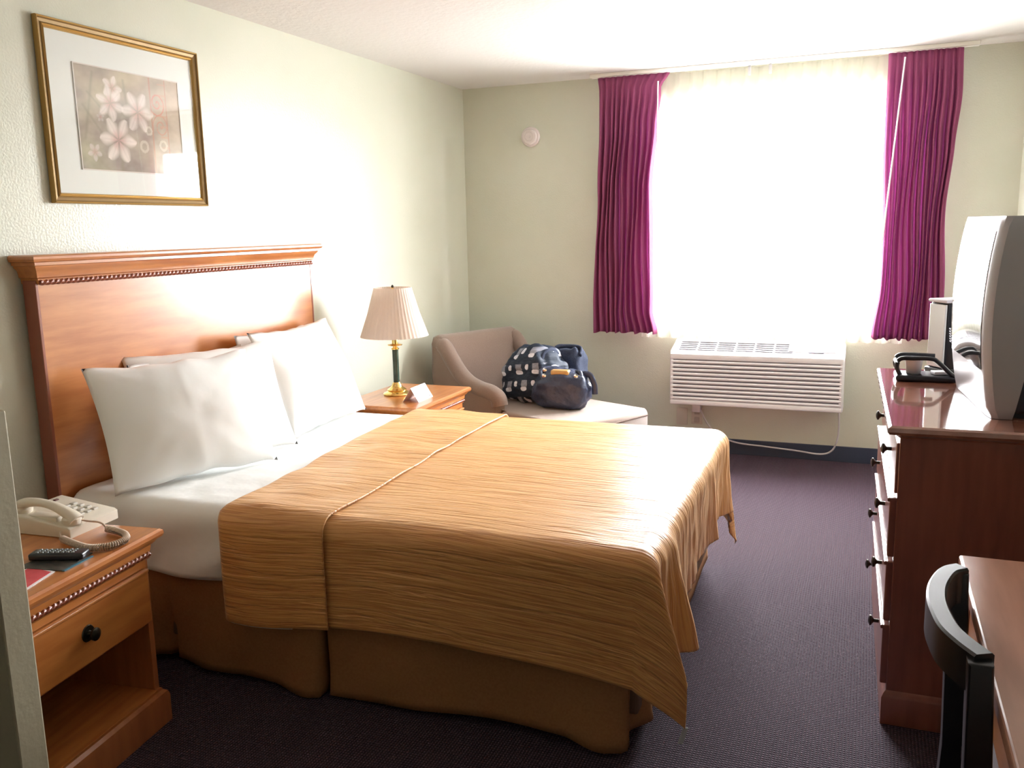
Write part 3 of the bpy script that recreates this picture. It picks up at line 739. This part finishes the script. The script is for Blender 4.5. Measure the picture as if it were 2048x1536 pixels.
for (x,y) in ((.08,.07),(.08,CW-.07),(CL-.10,.07),(CL-.10,CW-.07)):
    b=B(); lathe(b,[(.018,0),(.026,.10)],12,(x,y,0)); obj('leg',b,woodd,ch,True)

# ------------------------------------------------------------------ bags on the chaise
def blob(name,c,rad,M,m,parent,seed,amp=.06,p=2.6,n=(48,30),flatb=.55):
    bm=B(); ul=bm.loops.layers.uv.new('UVMap')
    def f(i,j):
        th=2*math.pi*i/n[0]; ph_=math.pi*j/n[1]-math.pi/2
        def sp(w,e): return math.copysign(abs(w)**e,w)
        e=2/p; x=sp(math.cos(ph_),e)*sp(math.cos(th),e); y=sp(math.cos(ph_),e)*sp(math.sin(th),e); z=sp(math.sin(ph_),e)
        k=1+amp*nz(x*1.3,y*1.3,z*1.3+seed,1.6)+amp*.5*nz(x*3,y*3,z*3+seed)
        z=max(z,-flatb)
        return Vector((rad[0]*x*k,rad[1]*y*k,rad[2]*z*k if z>-flatb else -rad[2]*flatb))
    g=[[bm.verts.new(f(i,j)) for j in range(n[1]+1)] for i in range(n[0])]
    for i in range(n[0]):
        for j in range(n[1]):
            try: fc=bm.faces.new([g[i][j],g[(i+1)%n[0]][j],g[(i+1)%n[0]][j+1],g[i][j+1]])
            except Exception: continue
            for l in fc.loops: p_=l.vert.co; l[ul].uv=((p_.x-p_.y*.3)/.62+.5,(p_.z+.2)/.42+p_.y*.25)
    bmesh.ops.transform(bm,matrix=Matrix.Translation(c)@M,verts=bm.verts[:])
    bmesh.ops.remove_doubles(bm,verts=bm.verts[:],dist=1e-5)
    return obj(name,bm,m,parent,True)
def print_mat():
    m=bpy.data.materials.new('navy_block_print'); m.use_nodes=True; nt=m.node_tree; bs=principled(m)
    bs.inputs['Roughness'].default_value=.6; bs.inputs['Specular IOR Level'].default_value=.3
    uv=N(nt,'ShaderNodeUVMap'); uv.uv_map='UVMap'
    sep=N(nt,'ShaderNodeSeparateXYZ')
    nzt=N(nt,'ShaderNodeTexNoise'); nzt.inputs['Scale'].default_value=5; nt.links.new(uv.outputs[0],nzt.inputs['Vector'])
    mixv=N(nt,'ShaderNodeVectorMath',operation='MULTIPLY_ADD'); nt.links.new(nzt.outputs['Color'],mixv.inputs[0]); mixv.inputs[1].default_value=(.03,.03,0); nt.links.new(uv.outputs[0],mixv.inputs[2])
    nt.links.new(mixv.outputs[0],sep.inputs[0])
    def ma(op,a,b_=None,c=None):
        n_=N(nt,'ShaderNodeMath',operation=op)
        for k,v in enumerate((a,b_,c)):
            if v is None: continue
            if isinstance(v,(int,float)): n_.inputs[k].default_value=v
            else: nt.links.new(v,n_.inputs[k])
        return n_.outputs[0]
    V=ma('MULTIPLY',sep.outputs['Y'],4.2); row=ma('FLOOR',V); U=ma('MULTIPLY_ADD',row,.37,ma('MULTIPLY',sep.outputs['X'],4.6))
    fu=ma('FRACT',U); fv=ma('FRACT',V)
    def rect(cx,cy,hx,hy):
        a=ma('LESS_THAN',ma('ABSOLUTE',ma('SUBTRACT',fu,cx)),hx); c=ma('LESS_THAN',ma('ABSOLUTE',ma('SUBTRACT',fv,cy)),hy); return ma('MULTIPLY',a,c)
    def ell(cx,cy,rx,ry):
        a=ma('DIVIDE',ma('SUBTRACT',fu,cx),rx); c=ma('DIVIDE',ma('SUBTRACT',fv,cy),ry)
        return ma('LESS_THAN',ma('ADD',ma('POWER',ma('ABSOLUTE',a),3.0),ma('POWER',ma('ABSOLUTE',c),3.0)),1.0)
    r1=ma('MAXIMUM',rect(.36,.62,.17,.20),0.0); e1=ell(.33,.30,.20,.13); e2=ell(.80,.62,.09,.17)
    mx=N(nt,'ShaderNodeMix',data_type='RGBA'); mx.inputs[6].default_value=(.018,.028,.05,1); mx.inputs[7].default_value=(.24,.25,.30,1); nt.links.new(r1,mx.inputs[0])
    m2=N(nt,'ShaderNodeMix',data_type='RGBA'); nt.links.new(mx.outputs[2],m2.inputs[6]); m2.inputs[7].default_value=(.66,.66,.74,1); nt.links.new(ma('MAXIMUM',e1,e2),m2.inputs[0])
    nt.links.new(m2.outputs[2],bs.inputs['Base Color'])
    n3=N(nt,'ShaderNodeTexNoise'); n3.inputs['Scale'].default_value=9; nt.links.new(uv.outputs[0],n3.inputs['Vector'])
    bp=N(nt,'ShaderNodeBump'); bp.inputs['Distance'].default_value=.02; nt.links.new(n3.outputs['Fac'],bp.inputs['Height']); nt.links.new(bp.outputs[0],bs.inputs['Normal'])
    return m
bagp=print_mat(); SZ=.432
t=thing('travel_bag','navy travel bag with grey and white block print on the chaise','bag',(.77,5.03,SZ),R(-20))
blob('bag_body',(0,0,.155),(.215,.15,.19),Matrix.Rotation(R(-8),4,'Y'),bagp,t,2,.20,2.4,flatb=.80)
b=B(); tube(b,spline([(.13,-.10,.24),(.12,-.06,.30),(.125,0,.325),(.12,.06,.30),(.12,.11,.22)],6),.011,8,1.6); obj('strap',b,denim,t,True)
b=B(); tube(b,spline([(-.10,-.02,.322),(0,-.03,.343),(.10,-.02,.325)],6),.005,6); obj('zip',b,mat('zip_blue',(.03,.05,.12),.5),t,True)
t=thing('folded_jeans','dark denim jeans bundled behind the black handbag','clothing',(.955,5.16,SZ),R(-10))
blob('denim_bundle',(0,0,.14),(.10,.09,.18),Matrix.Identity(4),denim,t,6,.14,3.6,flatb=.77)
b=B(); tube(b,spline([(-.08,-.08,.19),(-.085,-.04,.31),(-.03,.0,.325),(.07,.0,.32),(.09,-.04,.28)],6),.010,8,1.5); obj('waistband',b,denim,t,True)
t=thing('handbag','shiny black leather handbag leaning on the travel bag','handbag',(1.0,4.865,SZ),R(2))
blob('bag_body',(0,0,.105),(.175,.095,.125),Matrix.Rotation(R(3),4,'Y'),leather,t,11,.16,2.7,flatb=.78)
b=B(); tube(b,spline([(-.10,-.06,.17),(-.12,-.03,.225),(-.05,.02,.235),(.05,.02,.215),(.12,-.03,.22),(.13,-.06,.16)],7),.012,8); autosmooth(obj('handle',b,leather,t),60)
b=B(); tube(b,spline([(.10,.0,.20),(.165,.0,.205),(.195,.0,.15),(.20,0,.09)],6),.011,8,1.6); autosmooth(obj('side_strap',b,leather,t),60)
b=B(); box(b,-.05,.06,-.075,-.02,.205,.236,.010,3); autosmooth(obj('brass_clasp',b,mat('tan_gold_purse',(.55,.33,.12),.35,metal=.3),t),60)
for i,(x,z) in enumerate(((-.09,.20),(.105,.205),(-.085,.235))):
    lobj('ring',[(.010,-.002),(.013,0),(.010,.002)],mat('nickel',(.8,.8,.82),.15,metal=1),t,16,M=Matrix.Translation((x,-.07,z))@Mr)

# ------------------------------------------------------------------ dresser
DRZ=R(1.3)
dr=thing('dresser','cherry dresser with bronze knobs along the right wall','dresser',(2.764,2.665,0),DRZ)
# local: front at x=0 facing -x, depth to +x .62, length y 0..1.03
DL,DD,DH=1.01,.60,.905
b=B(); box(b,0,DD,0,DL,.10,.882,.003); obj('carcass',b,woodd,dr)
b=B(); 
loft=[(-.0,.880),(.012,.890),(.030,.895),(.036,.903),(.034,.915),(.026,.920)]
rings=[]
for o_,z in loft: rings.append([b.verts.new(p) for p in [(-o_,-o_,z),(DD,-o_,z),(DD,DL+o_,z),(-o_,DL+o_,z)]])
for a,c in zip(rings,rings[1:]):
    for i in range(4): b.faces.new([a[i],a[(i+1)%4],c[(i+1)%4],c[i]])
b.faces.new(rings[0][::-1]); b.faces.new(rings[-1])
topm=mat('polished_cherry_top',(.30,.11,.07),.12,spec=.8,coat=1,coatr=.05,var=(2.2,6),col2=(.42,.19,.13),stretch=(6,1.5,6))
autosmooth(obj('top',b,topm,dr),30)
b=B()
rings=[]
for o_,z in [(.012,0),(.012,.085),(.006,.098),(0,.105)]: rings.append([b.verts.new(p) for p in [(-o_,-o_,z),(DD,-o_,z),(DD,DL+o_,z),(-o_,DL+o_,z)]])
for a,c in zip(rings,rings[1:]):
    for i in range(4): b.faces.new([a[i],a[(i+1)%4],c[(i+1)%4],c[i]])
b.faces.new(rings[0][::-1]); b.faces.new(rings[-1]); autosmooth(obj('plinth',b,woodd,dr),30)
rows=[(.712,.862,.008),(.518,.698,.018),(.318,.504,.018),(.118,.304,.018)]
for k,(z0,z1,dp) in enumerate(rows):
    b=B(); box(b,-dp,.01,.012,DL-.012,z0,z1,.004)
    if k>0: box(b,-dp-.006,-dp+.004,.012,DL-.012,z1-.012,z1,.003)
    d=obj('drawer',b,woodd,dr)
    for yy in (.25,DL-.25):
        lobj('knob',[(.006,0),(.006,.014),(.010,.018),(.017,.022),(.017,.027),(.008,.031),(.001,.032)],knob_m,d,20,M=Matrix.Translation((-dp,yy,(z0+z1)/2))@Matrix.Rotation(R(-90),4,'Y'))

# ------------------------------------------------------------------ television
tv=thing('television','large silver-bezel tube television standing on the dresser','television',(3.008,2.80,.921),R(5.0))
# local: screen faces -x ; bezel depth +x ; width along y 0..W
TW,TH=.575,.575
def tvring(bm,x,y0,y1,z0,z1,r,n=6):
    pts=[]
    for (cy_,cz_,a0) in ((y0+r,z0+r,180),(y1-r,z0+r,270),(y1-r,z1-r,0),(y0+r,z1-r,90)):
        for i in range(n+1):
            a=R(a0+90*i/n); pts.append(bm.verts.new((x,cy_+r*math.cos(a),cz_+r*math.sin(a))))
    return pts
def skin(bm,rings,cap0=True,cap1=True):
    n=len(rings[0])
    for a,c in zip(rings,rings[1:]):
        for i in range(n): bm.faces.new([a[i],a[(i+1)%n],c[(i+1)%n],c[i]])
    if cap0: bm.faces.new(rings[0][::-1])
    if cap1: bm.faces.new(rings[-1])
# bezel: bowed front; built as grid so that the middle bulges towards the room
b=B(); n_=20
def bowx(z): q=(z/TH); return -.030*math.sin(math.pi*min(1,max(0,q)))**.8 + .0
secs=[]
for j in range(n_+1):
    z=TH*j/n_; x=bowx(z); back=.048+.056*math.sin(math.pi*min(1,(j/n_)*.62+.02)); inset=.006 if j in (0,n_) else 0
    secs.append([b.verts.new(p) for p in [(x+.012+inset,0+inset,z),(x,.014,z),(x-.006,.06,z),(x-.006,TW-.06,z),(x,TW-.014,z),(x+.012+inset,TW-inset,z),(back,TW-inset,z),(back,inset,z)]])
skin(b,secs); autosmooth(obj('bezel',b,silver,tv),35)
b=B(); g=[]
for j in range(13):
    row=[]
    for i in range(13):
        u=i/12*2-1; v=j/12*2-1; z=.135+.40*j/12; y=.055+(TW-.11)*i/12
        row.append(b.verts.new((bowx(z)-.007-.010*(1-u*u)*(1-v*v),y,z)))
    g.append(row)
for j in range(12):
    for i in range(12): b.faces.new([g[j][i],g[j][i+1],g[j+1][i+1],g[j+1][i]])
obj('screen',b,screen_m,tv,True)
b=B(); rings=[tvring(b,.06,.012,TW-.012,.012,TH-.012,.02),tvring(b,.20,.02,TW-.02,.012,TH-.03,.03),tvring(b,.30,.06,TW-.06,.03,TH-.08,.04),tvring(b,.345,.12,TW-.12,.05,TH-.14,.04)]
skin(b,rings); autosmooth(obj('rear_housing',b,tvdark,tv),40)
b=B()
for k in range(6):
    z=.155+k*.0085; box(b,bowx(z)-.0085,bowx(z)-.002,TW-.05,TW-.02,z,z+.004)
obj('speaker_grille',b,acd,tv)
b=B(); box(b,.02,.24,.04,TW-.04,-.0005,.016); obj('foot',b,tvdark,tv)

# ------------------------------------------------------------------ coffee maker and tray
t=thing('serving_tray','black handled tray at the window end of the dresser','tray',(2.868,3.47,.921),R(2))
b=B(); box(b,-.105,.095,-.072,.058,0,.022,.008,3); autosmooth(obj('tray_base',b,black_pl,t),50)
b=B(); tube(b,spline([(-.088,-.05,.015),(-.102,-.05,.05),(-.092,-.05,.078),(-.05,-.052,.082),(.01,-.055,.082),(.035,-.058,.068),(.075,-.062,.030),(.095,-.064,.02)],6),.008,8); autosmooth(obj('handle',b,black_pl,t),60)
b=B(); tube(b,spline([(-.088,.045,.015),(-.102,.045,.05),(-.092,.045,.078),(-.05,.045,.082),(.03,.045,.08)],6),.008,8); autosmooth(obj('handle',b,black_pl,t),60)
b=B(); tube(b,[(-.100,-.05,.062),(-.104,.0,.066),(-.100,.045,.062)],.008,8); autosmooth(obj('crossbar',b,black_pl,t),60)
for (x,y,l,c,nm,lab) in ((-.045,-.01,10,card_m,'cup','small white cup standing in the black tray'),):
    o=B(); lathe(o,[(.024,0),(.030,.055),(.032,.058),(.029,.056),(.023,.003)],24,(2.87+x,3.46+y,.944)); oo=obj(nm,o,c,None,True); tag(oo,lab,'cup')
b=B(); Mx=Matrix.Translation((2.915,3.45,.944))@Matrix.Rotation(R(20),4,'Z'); box(b,-.03,.03,-.02,.02,0,.012,.003,M=Mx); tag(obj('sachet',b,card_m,None),'small white sachet lying in the black tray','sachet')
t=thing('coffee_maker','black and silver coffee maker between the tray and the television','coffee maker',(2.945,3.615,.921),R(32))
b=B(); box(b,-.056,.055,-.05,.055,0,.025,.006,3); autosmooth(obj('base',b,black_pl,t),50)
b=B(); box(b,-.045,.052,-.048,.05,.02,.27,.008,3); autosmooth(obj('housing',b,black_pl,t),50)
b=B(); box(b,-.052,-.044,-.044,.046,.03,.262,.002); obj('front_panel',b,mat('brushed_silver',(.75,.76,.80),.22,metal=.5),t)
b=B(); box(b,-.055,.056,-.052,.054,.268,.281,.005); autosmooth(obj('lid',b,mat('pale_lid_glare',(.75,.75,.82),.3),t),40)  # pale lid colour stands for a bright reflection on the machine's top

# ------------------------------------------------------------------ desk and chair
dk=thing('desk','reddish brown writing desk along the right wall in the foreground','desk',(2.875,.62,0))
KW,KL=XR-2.875-.005,1.48
b=B(); box(b,0,KW,0,KL,.722,.752,.006,3); obj('desktop',b,desk_m,dk)
b=B(); box(b,.020,.042,.05,KL-.05,.60,.722,.002); obj('apron',b,wood,dk)
for ya in (.05,KL-.07): b=B(); box(b,.042,KW-.02,ya,ya+.02,.60,.722); obj('side_rail',b,woodd,dk)
for (x,y) in ((.018,.04),(.018,KL-.09),(KW-.07,.04),(KW-.07,KL-.09)):
    b=B(); box(b,x,x+.05,y,y+.05,0,.722,.003); obj('leg',b,woodd,dk)
cr=thing('desk_chair','black wooden chair with curved top rail tucked against the desk','chair',(2.852,1.635,0))
# local: back of chair at -x, rail at z~.82
HZ=.83
arc=[(.0,.18),(-.024,.155),(-.042,.10),(-.051,.05),(-.054,.0),(-.051,-.05),(-.042,-.11),(-.022,-.16),(.0,-.20)]
pts=spline([(x,y,0) for x,y in arc],8)
b=B(); rings=[]
for i,p in enumerate(pts):
    tgt=(pts[min(i+1,len(pts)-1)]-pts[max(i-1,0)]).normalized(); nrm=Vector((tgt.y,-tgt.x,0))
    w=.017; rings.append([b.verts.new(p+nrm*a+Vector((0,0,z))) for a,z in ((-w,HZ-.068),(w,HZ-.068),(w,HZ-.004),(w-.004,HZ),(-w+.004,HZ),(-w,HZ-.004))])
skin(b,rings); autosmooth(obj('top_rail',b,black_wd,cr),35)
for s,yy in ((1,.18),(-1,-.20)):
    b=B(); prism(b,[(-.024,HZ-.01),(.012,HZ-.01),(.030,.46),(.006,.0),(-.034,.0),(-.014,.46)],1,yy-.022,yy+.022,.004); autosmooth(obj('back_post',b,black_wd,cr),35)
b=B(); box(b,.02,.40,-.20,.19,.43,.475,.012,3); autosmooth(obj('seat',b,mat('chair_seat_vinyl',(.10,.05,.05),.5),cr),50)
for yy in (-.19,.165):
    b=B(); box(b,.355,.39,yy,yy+.03,0,.43,.003); obj('front_leg',b,black_wd,cr)

# ------------------------------------------------------------------ light
w=bpy.data.worlds.new('World'); S.world=w; w.use_nodes=True; bg=w.node_tree.nodes['Background']
bg.inputs[1].default_value=16
_nt=w.node_tree; _tc=N(_nt,'ShaderNodeTexCoord'); _sp=N(_nt,'ShaderNodeSeparateXYZ'); _cr=N(_nt,'ShaderNodeValToRGB')
_nt.links.new(_tc.outputs['Generated'],_sp.inputs[0]); _mr=N(_nt,'ShaderNodeMath',operation='MULTIPLY_ADD'); _mr.inputs[1].default_value=.5; _mr.inputs[2].default_value=.5
_nt.links.new(_sp.outputs['Z'],_mr.inputs[0]); _nt.links.new(_mr.outputs[0],_cr.inputs[0]); _nt.links.new(_cr.outputs[0],bg.inputs[0])
_cr.color_ramp.elements[0].position=.46; _cr.color_ramp.elements[0].color=(.50,.50,.49,1)   # pale ground
_cr.color_ramp.elements[1].position=.54; _cr.color_ramp.elements[1].color=(1.12,1.15,1.2,1)  # overcast sky
l=bpy.data.lights.new('window_daylight','AREA'); l.shape='RECTANGLE'; l.size=WX1-WX0-.02; l.size_y=WZ1-WZ0-.02
lo=bpy.data.objects.new('window_daylight',l); COL.objects.link(lo); lo.location=((WX0+WX1)/2,D+.19,(WZ0+WZ1)/2); lo.rotation_euler=(R(-90),0,0)
l.cycles.is_portal=True

# ------------------------------------------------------------------ camera
cam=bpy.data.cameras.new('camera'); co=bpy.data.objects.new('camera',cam); COL.objects.link(co)
f,yw,pt,rl,cx,cy,cz=[1755.74342,-.386675958,-.175377393,-.0207514944,2.6595211,0.0,1.48998896]
fw=Vector((math.sin(yw)*math.cos(pt),math.cos(yw)*math.cos(pt),math.sin(pt))); rt=Vector((math.cos(yw),-math.sin(yw),0)); up=rt.cross(fw)
r2=rt*math.cos(rl)+up*math.sin(rl); u2=-rt*math.sin(rl)+up*math.cos(rl)
co.matrix_world=Matrix(((r2.x,u2.x,-fw.x,cx),(r2.y,u2.y,-fw.y,cy),(r2.z,u2.z,-fw.z,cz),(0,0,0,1)))
cam.sensor_width=36; cam.lens=f/2048*36; cam.clip_start=.02
S.camera=co
S.view_settings.view_transform='Standard'; S.view_settings.look='None'; S.view_settings.gamma=1; S.view_settings.exposure=2.6
S.cycles.max_bounces=14; S.cycles.diffuse_bounces=8; S.cycles.glossy_bounces=4; S.cycles.transparent_max_bounces=16; S.cycles.sample_clamp_indirect=12
S.cycles.use_denoising=True; S.cycles.caustics_reflective=False; S.cycles.caustics_refractive=False
